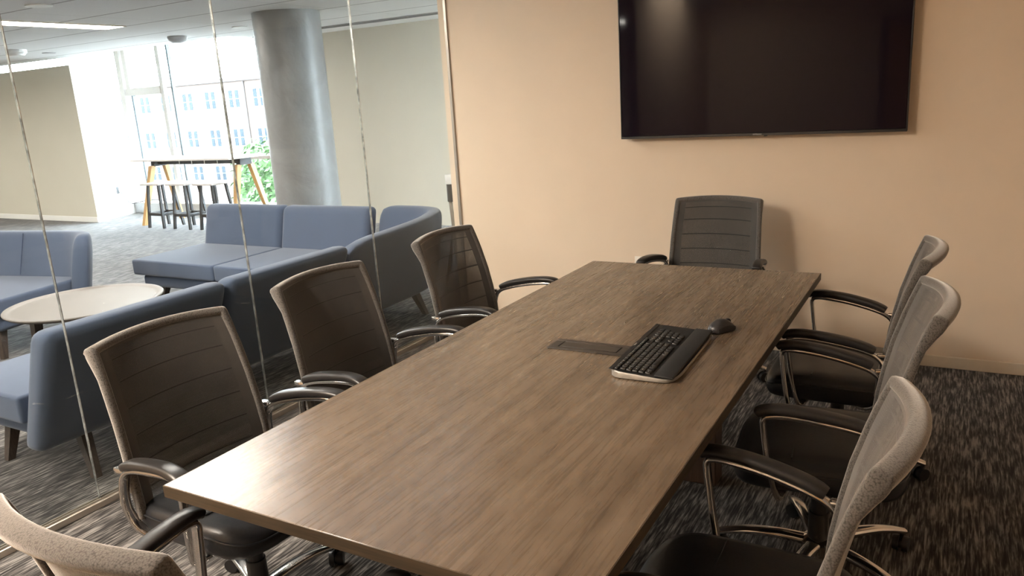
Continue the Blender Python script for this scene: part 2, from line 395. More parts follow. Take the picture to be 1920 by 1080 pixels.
jb.rings([[a0, a1, a1 + nrm, a0 + nrm], [p + Vector((0, 0, .085)) for p in (a0, a1, a1 + nrm, a0 + nrm)]])
struct('baseboard_jamb', jb, M['white_paint'])
struct('wall_lounge_left', MB().box(-16.1, -16, -6, 6.4, 0, 2.9), M['cream'])
struct('wall_lounge_rear', MB().box(-16, XG - .06, -6.1, -6, 0, 2.9), M['cream'])
struct('wall_corridor', MB().box(XG - .06, XG + .04, -6, YB - .1, 0, 2.9), M['lounge_wall'])
# facade: sill box, posts, glazing
struct('trim_sill', MB().box(-11.19, -6.9, 7.28, 7.5, 0, 0.165, 0.006, 1), M['heater'])
ledge = MB().box(-11.19, -6.9, 7.27, 7.5, 0.166, 0.185, 0.004, 1)
struct('trim_ledge', ledge, M['white_paint'])
struct('trim_post_edge', MB().box(-11.12, -11.02, 7.38, 7.50, 0.185, 2.78), M['frame'])
fr = MB().box(-10.97, -10.88, 7.40, 7.46, 2.03, 2.78).box(-10.13, -10.05, 7.40, 7.46, 0.185, 2.78).box(-10.99, -10.13, 7.39, 7.46, 1.92, 2.03)
struct('trim_sash', fr, M['frame'])
struct('trim_post_dark', MB().box(-10.895, -10.86, 7.41, 7.46, 0.185, 1.92).box(-9.875, -9.84, 7.41, 7.46, 0.185, 2.78), M['frame_dark'])
struct('trim_rail', MB().box(-9.84, -6.9, 7.42, 7.47, 0.85, 0.90), M['frame'])
for i, (xa, xb) in enumerate(((-11.02, -10.09), (-10.09, -9.86), (-9.86, -6.9))):
    struct('window_%d' % (i + 1), MB().box(xa, xb, 7.475, 7.483, 0.185, 2.78), M['win_glass'])
# round column
colm = MB(); prof = [(0.335, 0), (0.335, 2.494), (0.332, 2.5)]
colm.lathe([(0.335, z * 2.5 / 24) for z in range(25)], (-4.985, 5.115, 0), 64)
struct('column', colm, M['column'])
# glass partition between the meeting room and the lounge
joints = [0.04, 0.672, 1.621, 2.585, YW]
for i in range(4):
    struct('window_%d' % (i + 4), MB().box(XG - .006, XG + .006, joints[i] + .003, joints[i + 1] - .003, 0.03, 2.62), M['glass'])
struct('wall_left', MB().box(XG - .06, XG + .06, YB - .1, .02, 0, 2.9), M['wall'])
struct('trim_glass_end', MB().box(XG - .03, XG + .065, .02, .04, 0, 2.62, .002, 1), M['frame_dark'])
for i, y in enumerate(joints[1:-1]):
    struct('trim_joint_%d' % (i + 1), MB().box(XG - .0065, XG + .0065, y - .0016, y + .0016, 0.03, 2.62), M['joint'])
struct('trim_wall_channel', MB().box(XG - .012, XG + .010, YW - .012, YW, 0.03, 2.62, 0.002, 1), M['track'])
struct('trim_track', MB().box(XG - .022, XG + .022, 0.04, YW, 0, 0.030, 0.003, 1), M['track'])
struct('trim_track_lip', MB().box(XG - .012, XG - .007, 0.04, YW, 0.030, 0.037).box(XG + .007, XG + .012, 0.04, YW, 0.030, 0.037), M['track'])

# ceiling fittings in the lounge
def trough(name, x0, x1, y0, y1, label, group, z=None, mat='lamp'):
    t = thing(name, label, 'ceiling light', ((x0 + x1) / 2, (y0 + y1) / 2, z or CH), 0, group)
    w, h = (x1 - x0) / 2, (y1 - y0) / 2
    e = MB().box(-w, w, -h, -h + .02, -.012, -.001).box(-w, w, h - .02, h, -.012, -.001).box(-w, -w + .02, -h + .02, h - .02, -.012, -.001).box(w - .02, w, -h + .02, h - .02, -.012, -.001)
    e.build('light_frame', M['lamp_side'], t)
    MB().box(-w + .022, w - .022, -h + .022, h - .022, -.008, -.002).build('diffuser', M[mat], t)
    return t
trough('ceiling_light', -6.93, -6.60, 3.0, 4.46, 'long warm ceiling light shining at the upper left of the lounge', 'lounge ceiling lights')
for (x0, y0) in ((-3.55, -4.4), (-3.55, -1.6), (-3.55, 1.2)):
    trough('ceiling_light', x0, x0 + .33, y0, y0 + 1.46, 'long warm ceiling light above the walkway beside the glass wall', 'lounge walkway lights')
for (x0, y0) in ((-6.93, -0.6), (-6.93, -4.0), (-10.6, 2.6), (-10.6, -1.0), (-13.9, 2.6), (-13.9, -1.0)):
    trough('ceiling_light', x0, x0 + .33, y0, y0 + 1.46, 'long warm ceiling light further left over the lounge', 'lounge far ceiling lights')
trough('ceiling_light', -1.9, -1.3, -1.6, -0.4, 'warm ceiling light at the near end of the meeting room', 'meeting room ceiling lights', 2.62, 'room_lamp')
def disc(name, x, y, prof, mat, label, cat, group=None):
    t = MB().lathe(prof, (0, 0, 0), 28).build(name, mat); t.location = (x, y, CH); tag(t, label, cat, group)
disc('smoke_detector', -7.40, 5.70, [(0.115, -.001), (0.115, -.02), (0.10, -.05), (0.06, -.075), (0.0, -.08)], M['heater'], 'round grey dome detector on the ceiling in front of the tall windows', 'smoke detector')
disc('smoke_detector', -9.55, 4.95, [(0.12, -.001), (0.12, -.04), (0.10, -.055), (0.085, -.075), (0.0, -.078)], M['device'], 'round white stepped detector on the ceiling at far left', 'smoke detector')
disc('sprinkler_cover', -9.9, 5.58, [(0.085, -.001), (0.085, -.008), (0.0, -.009)], M['heater'], 'flat sprinkler cover disc on the ceiling above the cream wall', 'sprinkler')
disc('sprinkler_cover', -6.22, 5.62, [(0.085, -.001), (0.085, -.012), (0.0, -.014)], M['device'], 'flat white sprinkler cover disc just left of the grey column', 'sprinkler')
disc('ceiling_speaker', -5.55, 2.95, [(0.10, -.001), (0.10, -.012), (0.0, -.014)], M['device'], 'round white disc on the ceiling nearest the top left corner', 'ceiling disc')
sl = thing('slot_diffuser', 'long dark slot air diffuser along the ceiling by the beige wall', 'air vent', (-4.5, 6.60, CH))
MB().box(-2.4, 2.4, -.06, -.045, -.014, -.001).box(-2.4, 2.4, .045, .06, -.014, -.001).build('diffuser_frame', M['heater'], sl)
MB().box(-2.4, 2.4, -.045, .045, -.006, -.002).build('slot', M['steel_dark'], sl)

# ------------------------------------------------------------------ conference table
TW, TL, TZ = 1.067, 2.476, 0.74
ct = thing('conference_table', 'long walnut laminate conference table in the middle of the room', 'table', (0, TL / 2, 0))
tto = MB().box(-TW / 2 + .002, TW / 2 - .002, -TL / 2 + .002, TL / 2 - .002, TZ - .030, TZ, 0.0008, 1).build('tabletop', M['table'], ct)
for s in (-1, 1):
    MB().box(-TW / 2, TW / 2, min(s * TL / 2, s * (TL / 2 - .002)), max(s * TL / 2, s * (TL / 2 - .002)), TZ - .030, TZ - .0004, .0006, 1).build('edge_band', M['band_x'], tto)
    MB().box(min(s * TW / 2, s * (TW / 2 - .002)), max(s * TW / 2, s * (TW / 2 - .002)), -TL / 2 + .002, TL / 2 - .002, TZ - .030, TZ - .0004, .0006, 1).build('edge_band', M['band_y'], tto)
for s in (-1, 1):
    MB().box(-.26, .26, s * .62 - .05, s * .62 + .05, 0, TZ - .03, 0.004, 1).build('pedestal', M['coffee_edge'], ct)
pf = MB(); X0, X1, Y0, Y1 = -.136, .134, 1.183 - TL / 2, 1.285 - TL / 2
for b in ((X0, X1, Y0, Y0 + .022), (X0, X1, Y1 - .022, Y1), (X0, X0 + .03, Y0 + .022, Y1 - .022), (X1 - .03, X1, Y0 + .022, Y1 - .022)):
    pf.box(*b, TZ, TZ + .003, .0008, 1)
pfo = pf.build('power_hatch', M['bronze'], ct)
MB().box(X0 + .03, X1 - .03, Y0 + .022, Y1 - .022, TZ, TZ + .0008).build('hatch_gap', M['gap'], pfo)
MB().box(X0 + .034, X1 - .034, Y0 + .026, Y1 - .026, TZ + .0008, TZ + .0035, .0008, 1).build('hatch_lid', M['bronze'], pfo)

# ------------------------------------------------------------------ conference chairs (front is +Y)
BACK_Z = [(0.43, -.150, .246), (0.52, -.157, .250), (0.62, -.174, .249), (0.72, -.196, .246), (0.82, -.226, .241), (0.90, -.254, .236), (0.935, -.268, .233)]
def back_pt(u, v, off=0.0):
    # u in [-1,1] across, v in [0,1] bottom to top
    x = v * (len(BACK_Z) - 1); i = min(int(x), len(BACK_Z) - 2); t = x - i
    z, y, w = (BACK_Z[i][k] * (1 - t) + BACK_Z[i + 1][k] * t for k in range(3))
    c = 1 - u * u
    return Vector((u * w, y - c * (0.030 + 0.018 * v) - off, z + 0.012 * c * v))
def make_chair(label):
    R = thing('conference_chair', label, 'chair', group='mesh back conference chairs around the table')
    # mesh panel with real thickness
    p = MB(); n, m = 22, 26
    f = lambda s: (lambda u, v: back_pt((u * 2 - 1) * .93, .03 + v * .93, s))
    uvf = lambda u, v: ((u * 2 - 1) * .225, v * .47)
    p.grid(n, m, f(0.0), uvf); o2 = len(p.v); p.grid(n, m, f(0.004), uvf)
    p.build('backrest', M['mesh'], R, angle=60)
    # knitted sleeve around the rim
    rim = []
    us = [-1, -.985, -.95] + [-.9 + .15 * k for k in range(13)] + [.95, .985]
    vs = [0, .012, .04] + [.1 + .08 * k for k in range(11)] + [.95, .988]
    for q in us: rim.append(back_pt(q, 0.0))
    for q in vs: rim.append(back_pt(1, q))
    for q in us: rim.append(back_pt(-q, 1.0))
    for q in vs: rim.append(back_pt(-1, 1 - q))
    e = MB(); N = len(rim); rings = []
    for i in range(N):
        t = (rim[(i + 1) % N] - rim[i - 1]).normalized()
        nf = Vector((0, 1, 0.32)); nf = (nf - t * nf.dot(t)).normalized(); s = t.cross(nf)
        top = max(0, min(1, (rim[i].z - .86) / .06))
        a = .0125 + .003 * top; b = .0125 + .009 * top
        inw = (Vector((0, -.21, .68)) - rim[i]).normalized() * .010
        rings.append([rim[i] + inw + s * x + nf * (y - .006 - .010 * top) for x, y in rrect(a, b, 3.2, 14)])
    e.rings(rings, closed=True); e.build('back_frame', M['sleeve'], R, angle=70)
    # seat
    seat = MB(); rr = []
    for (q, z, sc) in ((0, .375, .90), (1, .382, .965), (2, .40, .995), (3, .43, 1.0), (4, .452, .985), (5, .464, .95), (6, .470, .86), (7, .474, .6), (8, .476, .25)):
        ring = []
        for a, b in rrect(.245 * sc, .25 * sc, 5, 48):
            y = b + .005; zz = z - (.030 * max(0, (b - .12) / .13) ** 2) * (1 if z > .4 else .3) - .010 * (1 - min(1, (a / .2) ** 2)) * (1 if z > .46 else 0)
            ring.append((a, y, zz))
        rr.append(ring)
    seat.rings(rr); so = seat.build('seat', M['leather'], R, angle=60)
    MB().sweep([(a, b + .005, .443 - .030 * max(0, (b - .12) / .13) ** 2) for a, b in rrect(.2455, .2505, 5, 48)], oval(.003, .003, 6), closed=True).build('piping', M['leather'], so)
    MB().sweep([(-.205 + .41 * i / 14, .075, .4757 - .002 - .010 * (1 - min(1, ((-.205 + .41 * i / 14) / .2) ** 2))) for i in range(15)], oval(.0022, .0022, 6)).build('seam', M['leather'], so)
    # arms: one bent polished loop each, with a leather pad
    for s in (-1, 1):
        pts = [(.15, -.075, .372), (.215, -.105, .374), (.252, -.150, .40), (.268, -.178, .47), (.268, -.172, .555), (.268, -.145, .592), (.274, -.09, .613), (.285, 0, .632), (.291, .08, .642),
               (.297, .126, .642), (.299, .147, .632), (.298, .147, .60), (.291, .134, .50), (.277, .114, .40), (.261, .105, .376), (.215, .098, .370), (.15, .09, .368)]
        path = spline([(s * x, y, z) for x, y, z in pts], 5)
        ar = MB(); Nn = len(path); rings = []
        for i, q in enumerate(path):
            t = (path[min(i + 1, Nn - 1)] - path[max(i - 1, 0)]).normalized()
            sd = Vector((1, 0, 0)); sd = (sd - t * sd.dot(t))
            if sd.length < .3: sd = Vector((0, 1, 0)) - t * t.y
            sd.normalize(); up = t.cross(sd)
            rings.append([q + sd * a + up * b for a, b in rrect(.0150, .0085, 3, 12)])
        ar.rings(rings); ao = ar.build('armrest', M['chrome'], R, angle=50)
        pp = spline([(s * x, y, z) for x, y, z in ((.271, -.142, .613), (.277, -.09, .634), (.287, 0, .653), (.293, .08, .662), (.299, .130, .661), (.302, .156, .655), (.302, .167, .648))], 5)
        L = len(pp)
        def psec(t):
            k = 1.0
            if t > .90: k = math.sqrt(max(.05, 1 - ((t - .90) / .10) ** 2))
            if t < .05: k = .75 + 5 * t
            return rrect(.0245 * k, .0135 * (.55 + .45 * k), 3, 16)
        MB().sweep(pp, psec).build('arm_pad', M['pad'], ao, angle=60)
        MB().box(s * .268 - .012, s * .268 + .012, -.195, -.150, .585, .602, .004, 2).build('bracket', M['chrome'], ao)
    # under-seat mechanism, column, five-star base with casters
    MB().box(-.09, .09, -.12, .11, .325, .372, .012, 2).box(-.035, .035, -.19, -.10, .335, .365, .008, 2).build('mechanism', M['black_plastic'], R)
    MB().cyl((0, 0, .10), (0, 0, .33), .026, .026).cyl((0, 0, .095), (0, 0, .20), .033, .031).build('gas_column', M['gas'], R)
    base = MB(); base.lathe([(.03, .062), (.052, .068), (.055, .098), (.040, .110), (.028, .112)], (0, 0, 0), 24)
    casters = []
    for k in range(5):
        a = 2 * PI * k / 5 + PI / 2; c, s = math.cos(a), math.sin(a)
        P = [(c * r, s * r, z) for r, z in ((.035, .092), (.12, .098), (.21, .094), (.28, .080), (.325, .066))]
        base.sweep(spline(P, 4), lambda t: [(x * (1 - .42 * t), y * (1 - .45 * t)) for x, y in rrect(.026, .015, 3, 12)])
        casters.append((c * .318, s * .318, a))
    bo = base.build('base', M['chrome'], R, angle=50)
    for (x, y, a) in casters:
        c = MB(); d = Vector((-math.sin(a + .7), math.cos(a + .7), 0)); cc = Vector((x, y, .0275)) - Vector((math.cos(a + .7), math.sin(a + .7), 0)) * .012
        for s in (-1, 1):
            c.cyl(cc + d * s * .006, cc + d * s * .024, .027, .025, 18)
        c.cyl(cc - d * .007, cc + d * .007, .018, .018, 12); c.cyl((x, y, .03), (x, y, .066), .008, .008, 10)
        hood = []
        for j in range(9):
            an = PI * .05 + PI * .9 * j / 8; f3 = Vector((math.cos(a + .7), math.sin(a + .7), 0))
            hood.append(cc + f3 * math.cos(an) * .030 + Vector((0, 0, math.sin(an) * .030)))
        c.sweep(hood, rrect(.020, .003, 3, 10), up=(0, 0, 1)) if False else None
        c.build('caster', M['black_plastic'], bo)
    return R
first = make_chair('x')
def place(x, y, rz, base_rz, label, use=[True]):
    if use[0]:
        r = first; use[0] = False; r.location = (x, y, 0); r.rotation_euler = (0, 0, rz); r['label'] = label
    else:
        r = dup(first, (x, y, 0), rz, label)
    for c in r.children:
        if c.name.split('.')[0] == 'base': c.rotation_euler = (0, 0, base_rz)
    return r
D = math.radians
place(0.661, 0.505, D(90.3), D(10), 'pale mesh chair nearest the camera on the right of the table')
place(0.700, 1.425, D(96), D(0), 'pale mesh chair second along the right side of the table, beside the mouse')
place(0.659, 2.142, D(90.7), D(-29), 'pale mesh chair furthest along the right side of the table')
place(-0.827, 0.454, D(-91.6), D(14), 'dark mesh chair nearest the camera on the glass side, at the table corner')
place(-0.840, 1.182, D(-90.8), D(30), 'dark mesh chair in the middle of the glass side of the table')
place(-0.847, 2.053, D(-90), D(8), 'dark mesh chair at the far end of the glass side, beside the wall')
place(-0.127, 3.018, D(180.8), D(20), 'dark mesh chair at the head of the table under the television')
place(-0.192, -0.113, D(-0.4), D(25), 'mesh chair seen from behind at the near end, cut by the lower left corner')

# ------------------------------------------------------------------ television
tv = thing('television', 'large black flat television mounted on the beige wall, switched off', 'television', (0.005, YW - .07, 1.263))
HW, TVH = 0.772, 0.885
MB().box(-HW, HW, 0, .045, 0, TVH, .004, 2).box(-.5, .5, .045, .068, .15, .65, .006, 1).build('housing', M['bezel'], tv)
MB().box(-HW + .008, HW - .008, -.0035, -.0005, .016, TVH - .008, .0008, 1).build('screen', M['screen'], tv)
bz = MB().box(-HW, HW, -.006, 0, 0, .014, .001, 1).box(-HW, -HW + .006, -.006, 0, .014, TVH, .001, 1).box(HW - .006, HW, -.006, 0, .014, TVH, .001, 1).box(-HW, HW, -.006, 0, TVH - .006, TVH, .001, 1)
bzo = bz.build('bezel', M['bezel'], tv)
text_mesh('logo', 'SAMSUNG', .0105, M['logo'], bzo, (.03, -.0065, .007), (PI / 2, 0, 0))
MB().box(.065, .083, -.004, .006, -.005, 0, .001, 1).build('sensor', M['bezel'], tv)

# wall outlets
def outlet(name, label, loc, rz, plate, parent_mat=None):
    t = thing(name, label, 'outlet', loc, rz)
    MB().box(-.0375, .0375, -.008, 0, -.0575, .0575, .003, 2).build('plate', plate, t)
    for dz in (-.02, .02):
        s = MB().box(-.017, .017, -.0095, -.008, dz - .014, dz + .014, .0005, 1).build('socket', plate, t)
        MB().box(-.009, -.006, -.0100, -.0095, dz - .003, dz + .007).box(.006, .009, -.0100, -.0095, dz - .003, dz + .007).box(-.002, .002, -.0100, -.0095, dz - .011, dz - .007).build('slot', M['slot'], s)
    return t
outlet('wall_outlet', 'cream wall outlet low on the beige wall behind the far end of the table', (-.688, YW, .472), 0, M['outlet'])
jd = (a1 - a0).normalized(); jp = a0 + jd * .62
outlet('wall_outlet', 'dark outlet on the bright white window jamb', (jp.x + nrm.x * .1, jp.y + nrm.y * .1, .43), math.atan2(jd.y, jd.x) + PI, M['slot'])

# ------------------------------------------------------------------ keyboard and mouse
kb = thing('keyboard', 'black computer keyboard with padded palm rest on the table beside the power hatch', 'keyboard', (.250, 1.243, TZ + .0006), D(92))
# local: x along the key rows (0.48), y from front (-) to back (+)
KW, KD = .242, .104
def kz(y): return .007 + .014 * (y + KD) / (2 * KD)
def kbshape(x, y, z): return (x, y, z if z < .004 else z + kz(y) - .007)
edge = MB(); outl = [(a, b) for a, b in rrect(KW, KD, 7, 72)]
edge.rings([[(a * .985, b * .97, .0) for a, b in outl], [(a, b, .003) for a, b in outl], [(a, b, kz(b)) for a, b in outl], [(a * .99, b * .98, kz(b) + .003) for a, b in outl]])
edge.build('tray', M['silver'], kb)
deck = MB(); o2 = [(a, b) for a, b in rrect(KW - .003, KD - .003, 7, 72)]
deck.rings([[(a, b, kz(b) + .002) for a, b in o2], [(a, b, kz(b) + .0045) for a, b in o2]])
dk = deck.build('deck', M['keyb'], kb)
pr = MB(); pr.box(-KW + .006, KW - .006, -KD + .007, -.040, .0, .0065, .003, 2, fn=lambda x, y, z: (x, y, z + kz(y) + .003 + .004 * math.sin(max(0, min(1, (y + KD) / .07)) * PI)))
pr.build('palm_rest', M['rest'], kb)
strip = MB().box(-KW + .008, KW - .008, .084, KD - .006, 0, .003, .001, 1, fn=lambda x, y, z: (x, y, z + kz(y) + .004))
st = strip.build('media_strip', M['keyb'], kb)
text_mesh('logo', 'logitech', .008, M['key_ink'], st, (0, .094, kz(.094) + .0073), (.074, 0, 0), .0001)
rows = ['`1234567890-=', 'QWERTYUIOP[]\\', "ASDFGHJKL;'", 'ZXCVBNM,./']
tilt = math.atan(.016 / (2 * KD))
kcount = [0]
def key(x, y, w, d, ch=''):
    if kcount[0] >= 100: return
    kcount[0] += 1
    k = MB().box(-w / 2, w / 2, -d / 2, d / 2, 0, .0055, .0012, 1, fn=lambda a, b, c: (a * (1 - 14 * max(0, c)), b * (1 - 14 * max(0, c)), c)).build('key', M['key'], kb)
    k.location = (x, y, kz(y) + .0045); k.rotation_euler = (tilt, 0, 0)
    if ch: text_mesh('legend', ch, .0062, M['key_ink'], k, (-.002 if len(ch) == 1 else 0, .001, .0056), (0, 0, 0), .00008)
P_ = .0186; XL = -KW + .016
for j in range(13):                                   # function row
    key(XL + .007 + j * .0235, .0765, .0205, .0105, ('esc' if j == 0 else 'f%d' % j))
ys = [.0575, .039, .0205, .002, -.0175]
for j, ch in enumerate(rows[0]): key(XL + .009 + j * P_, ys[0], .0172, .0165, ch)
key(XL + .009 + 13 * P_ + .009, ys[0], .034, .0165, '')
key(XL + .013, ys[1], .026, .0165, 'tab')
for j, ch in enumerate(rows[1]): key(XL + .0365 + j * P_, ys[1], .0172, .0165, ch)
key(XL + .016, ys[2], .031, .0165, 'caps')
for j, ch in enumerate(rows[2]): key(XL + .0412 + j * P_, ys[2], .0172, .0165, ch)
key(XL + .041 + 11 * P_ + .011, ys[2], .038, .0165, 'enter')
key(XL + .0205, ys[3], .040, .0165, 'shift')
for j, ch in enumerate(rows[3]): key(XL + .0505 + j * P_, ys[3], .0172, .0165, ch)
key(XL + .0505 + 10 * P_ + .016, ys[3], .048, .0165, 'shift')
xx = XL + .0115
for w, ch in ((.022, 'ctrl'), (.020, ''), (.022, 'alt'), (.104, ''), (.022, 'alt'), (.020, 'fn'), (.020, ''), (.022, 'ctrl')):
    key(xx - .0115 + w / 2, ys[4], w - .002, .0165, ch); xx += w
XN = XL + .287
for (r, c, ch) in ((0, 0, 'ins'), (0, 1, 'hm'), (0, 2, 'pu'), (1, 0, 'del'), (1, 1, 'end'), (1, 2, 'pd'), (3, 1, ''), (4, 0, ''), (4, 1, ''), (4, 2, '')):
    key(XN + c * P_, ys[r], .0172, .0165, ch)
XK = XN + 3 * P_ + .004
for r, rowk in enumerate((('n', '/', '*', '-'), ('7', '8', '9', '+'), ('4', '5', '6', ''), ('1', '2', '3', ''), ('0', '.', '', ''))):
    for c, ch in enumerate(rowk):
        if ch: key(XK + c * P_, ys[r], .0172, .0165, ch)
for j in range(6): key(XK - .056 + j * .0235, .0765, .0205, .0105, '')
mu = thing('computer_mouse', 'black wireless computer mouse on the table by the keyboard', 'mouse', (.350, 1.548, TZ), D(60))
mm = MB(); rr = []
for i in range(17):
    t = i / 16; x = -.052 + .104 * t
    w = .033 * math.sqrt(max(0.02, 1 - (2 * t - 1) ** 4)) * (1 - .10 * math.sin(PI * t)); h = .040 * (math.sin(PI * min(1, .10 + .86 * t)) ** .75)
    rr.append([(x, a, max(.001, .002 + b)) for a, b in [(w * math.cos(PI * k / 12), h * math.sin(PI * k / 12) ** .8) for k in range(13)]])
mm.rings(rr); mo = mm.build('shell', M['mouse'], mu, angle=60)
sg = MB(); rr = []
for i in range(11):
    t = .12 + .76 * i / 10; x = -.052 + .104 * t; h = .040 * (math.sin(PI * min(1, .10 + .86 * t)) ** .75)
    w = .033 * math.sqrt(max(0.02, 1 - (2 * t - 1) ** 4)) * (1 - .10 * math.sin(PI * t))
    rr.append([(x, s * (w + .0015), .004 + h * q) for s, q in ((-1, 0.0), (-1.02, .3), (-.96, .5), (-.8, .3))])
sg.rings(rr); sg.build('side_grip', M['mouse_side'], mu)
MB().cyl((.030, -.004, .026), (.030, .004, .026), .011, .011, 16).build('scroll_wheel', M['gap'], mu)
MB().box(-.046, -.038, -.008, .008, .021, .0225, .0005, 1, fn=lambda x, y, z: (x, y, z + (x + .042) * 1.2)).build('emblem', M['silver'], mu)

# ------------------------------------------------------------------ lounge furniture
def cushion(x0, x1, y0, y1, z0, z1, r=.03, puff=.012, fn=None):
    b = MB(); bm = bmesh.new(); bmesh.ops.create_cube(bm, size=1)
    for v in bm.verts: v.co = Vector((x0 + (v.co.x + .5) * (x1 - x0), y0 + (v.co.y + .5) * (y1 - y0), z0 + (v.co.z + .5) * (z1 - z0)))
    bmesh.ops.bevel(bm, geom=bm.edges[:], offset=r, segments=4, profile=0.55, affect='EDGES')
    if fn:
        for v in bm.verts: v.co = Vector(fn(*v.co))
    return b.bm_add(bm)
ZS = .42
sf = thing('sectional_sofa', 'blue grey corner sofa just outside the glass wall, its back to the room', 'sofa', (-2.4, 2.3, 0))
def W(x, y, z=0): return (x + 2.4, y - 2.3, z)
# near wing along the glass: leaning back panels
def lean(x, y, z):
    t = (z - .17) / .58
    return (x + 2.4 + (t * .25 if z > .17 else 0), y - 2.3, z)
SY = [(.645, 1.575), (1.585, 2.50)]
for (ya, yb) in SY:
    cushion(-2.50, -2.36, ya, yb, .17, .75, .055, fn=lean).build('back_panel', M['fabric'], sf, angle=60)
# corner back: one curved shell that turns from the near wing to the far wing
cor = MB(); path = [(-2.43, 2.51), (-2.43, 2.9), (-2.44, 3.3), (-2.46, 3.55), (-2.50, 3.72), (-2.58, 3.83), (-2.72, 3.88), (-2.90, 3.885), (-3.06, 3.885)]
pth = spline([(x, y, 0) for x, y in path], 4); rings = []
for i, q in enumerate(pth):
    t = (pth[min(i + 1, len(pth) - 1)] - pth[max(i - 1, 0)]).normalized(); nrm2 = Vector((t.y, -t.x, 0))   # outward
    k = 1.0; e = min(i, len(pth) - 1 - i)
    sh = {0: .80, 1: .93, 2: .98}.get(e, 1.0)
    ring = []
    for a, b in rrect(.07, .29, 4.5, 28):
        zz = .46 + b * (.95 if sh < .9 else 1) ; tt = (zz - .17) / .58
        lean_amt = .25 * max(0, 1 - i / 14) + .10 * min(1, i / 14)
        ring.append(q + nrm2 * (a * sh + lean_amt * tt) + Vector((0, 0, .46 + b * sh)))
    rings.append([p - Vector((-2.4, 2.3, 0)) for p in ring])
cor.rings(rings); cor.build('back_panel', M['fabric'], sf, angle=60)
def lean2(x, y, z):
    t = (z - .17) / .58
    return (x + 2.4, y - 2.3 + (t * .14 if z > .17 else 0), z)
for (xa, xb) in ((-5.0, -4.035), (-4.025, -3.07)):
    cushion(xa, xb, 3.66, 3.80, .17, .755, .055, fn=lean2).build('back_panel', M['fabric'], sf, angle=60)
# seats
for (b, nm) in (((-3.12, -2.47, .66, 1.58, .29, ZS), 0), ((-3.12, -2.47, 1.59, 2.48, .29, ZS), 0), ((-3.05, -2.50, 2.49, 3.70, .29, ZS), 0), ((-4.96, -3.97, 2.95, 3.70, .29, ZS), 0), ((-3.96, -3.06, 2.95, 3.70, .29, ZS), 0)):
    q = cushion(b[0] + 2.4, b[1] + 2.4, b[2] - 2.3, b[3] - 2.3, b[4], b[5], .022).build('seat_cushion', M['fabric'], sf, angle=60)
    x0, x1, y0, y1 = b[0] + 2.4, b[1] + 2.4, b[2] - 2.3, b[3] - 2.3
    MB().sweep([(a + (x0 + x1) / 2, c + (y0 + y1) / 2, ZS - .012) for a, c in rrect((x1 - x0) / 2 - .004, (y1 - y0) / 2 - .004, 14, 56)], oval(.004, .004, 6), closed=True).build('piping', M['piping'], q)
MB().box(*(v for v in (-3.08 + 2.4, -2.44 + 2.4, .74 - 2.3, 2.95 - 2.3)), .185, .288, .03, 3).box(-4.90 + 2.4, -2.48 + 2.4, 2.99 - 2.3, 3.70 - 2.3, .185, .288, .03, 3).build('base', M['fabric'], sf)
def tleg(mb_parent, x, y, dx, dy, top=.19, w=.028, mat='dark_wood', name='leg'):
    m = MB(); m.rings([[(x + dx + a * .62, y + dy + b * .62, 0) for a, b in ((-w, -w), (w, -w), (w, w), (-w, w))], [(x + a, y + b, top) for a, b in ((-w, -w), (w, -w), (w, w), (-w, w))]])
    return m.build(name, M[mat], mb_parent)
for (x, y, dx, dy) in ((-2.50, .92, .21, -.09), (-2.95, .86, .06, -.09), (-2.46, 3.50, .05, .06), (-4.75, 3.10, -.05, -.04), (-4.75, 3.60, -.05, .05), (-3.02, 2.40, 0, 0)):
    tleg(sf, x + 2.4, y - 2.3, dx, dy)
# settee on the left
st_ = thing('settee', 'blue grey settee with curved back end at the left edge beyond the coffee table', 'sofa', (-5.25, 1.95, 0), D(12))
pb = MB(); path = [(-.72, .37), (-.30, .37), (.15, .365), (.42, .35), (.56, .30), (.63, .20)]
pth = spline([(x, y, 0) for x, y in path], 5); rings = []
for i, q in enumerate(pth):
    t = (pth[min(i + 1, len(pth) - 1)] - pth[max(i - 1, 0)]).normalized(); nn = Vector((-t.y, t.x, 0))
    e = min(i, len(pth) - 1 - i); sh = {0: .72, 1: .9, 2: .97}.get(e, 1.0)
    rings.append([q + nn * (a * sh + .10 * (b + .28) / .56) + Vector((0, 0, .47 + b * (sh if b > 0 else 1))) for a, b in rrect(.065, .28, 4, 26)])
pb.rings(rings); pbo = pb.build('back_panel', M['fabric'], st_, angle=60)
MB().sweep([(-.02, .313 + .10 * k / 8, .43 + .31 * k / 8) for k in range(9)], oval(.004, .004, 6)).build('seam', M['piping'], pbo)
q = cushion(-.72, .58, -.42, .33, .30, .42, .025).build('seat_cushion', M['fabric'], st_, angle=60)
MB().box(-.70, .55, -.38, .40, .19, .30, .03, 3).build('base', M['fabric'], st_)
for (x, y, dx, dy) in ((.48, .33, .04, .05), (.48, -.33, .04, -.05), (-.62, .33, -.04, .05), (-.62, -.33, -.04, -.05)): tleg(st_, x, y, dx, dy, .20)
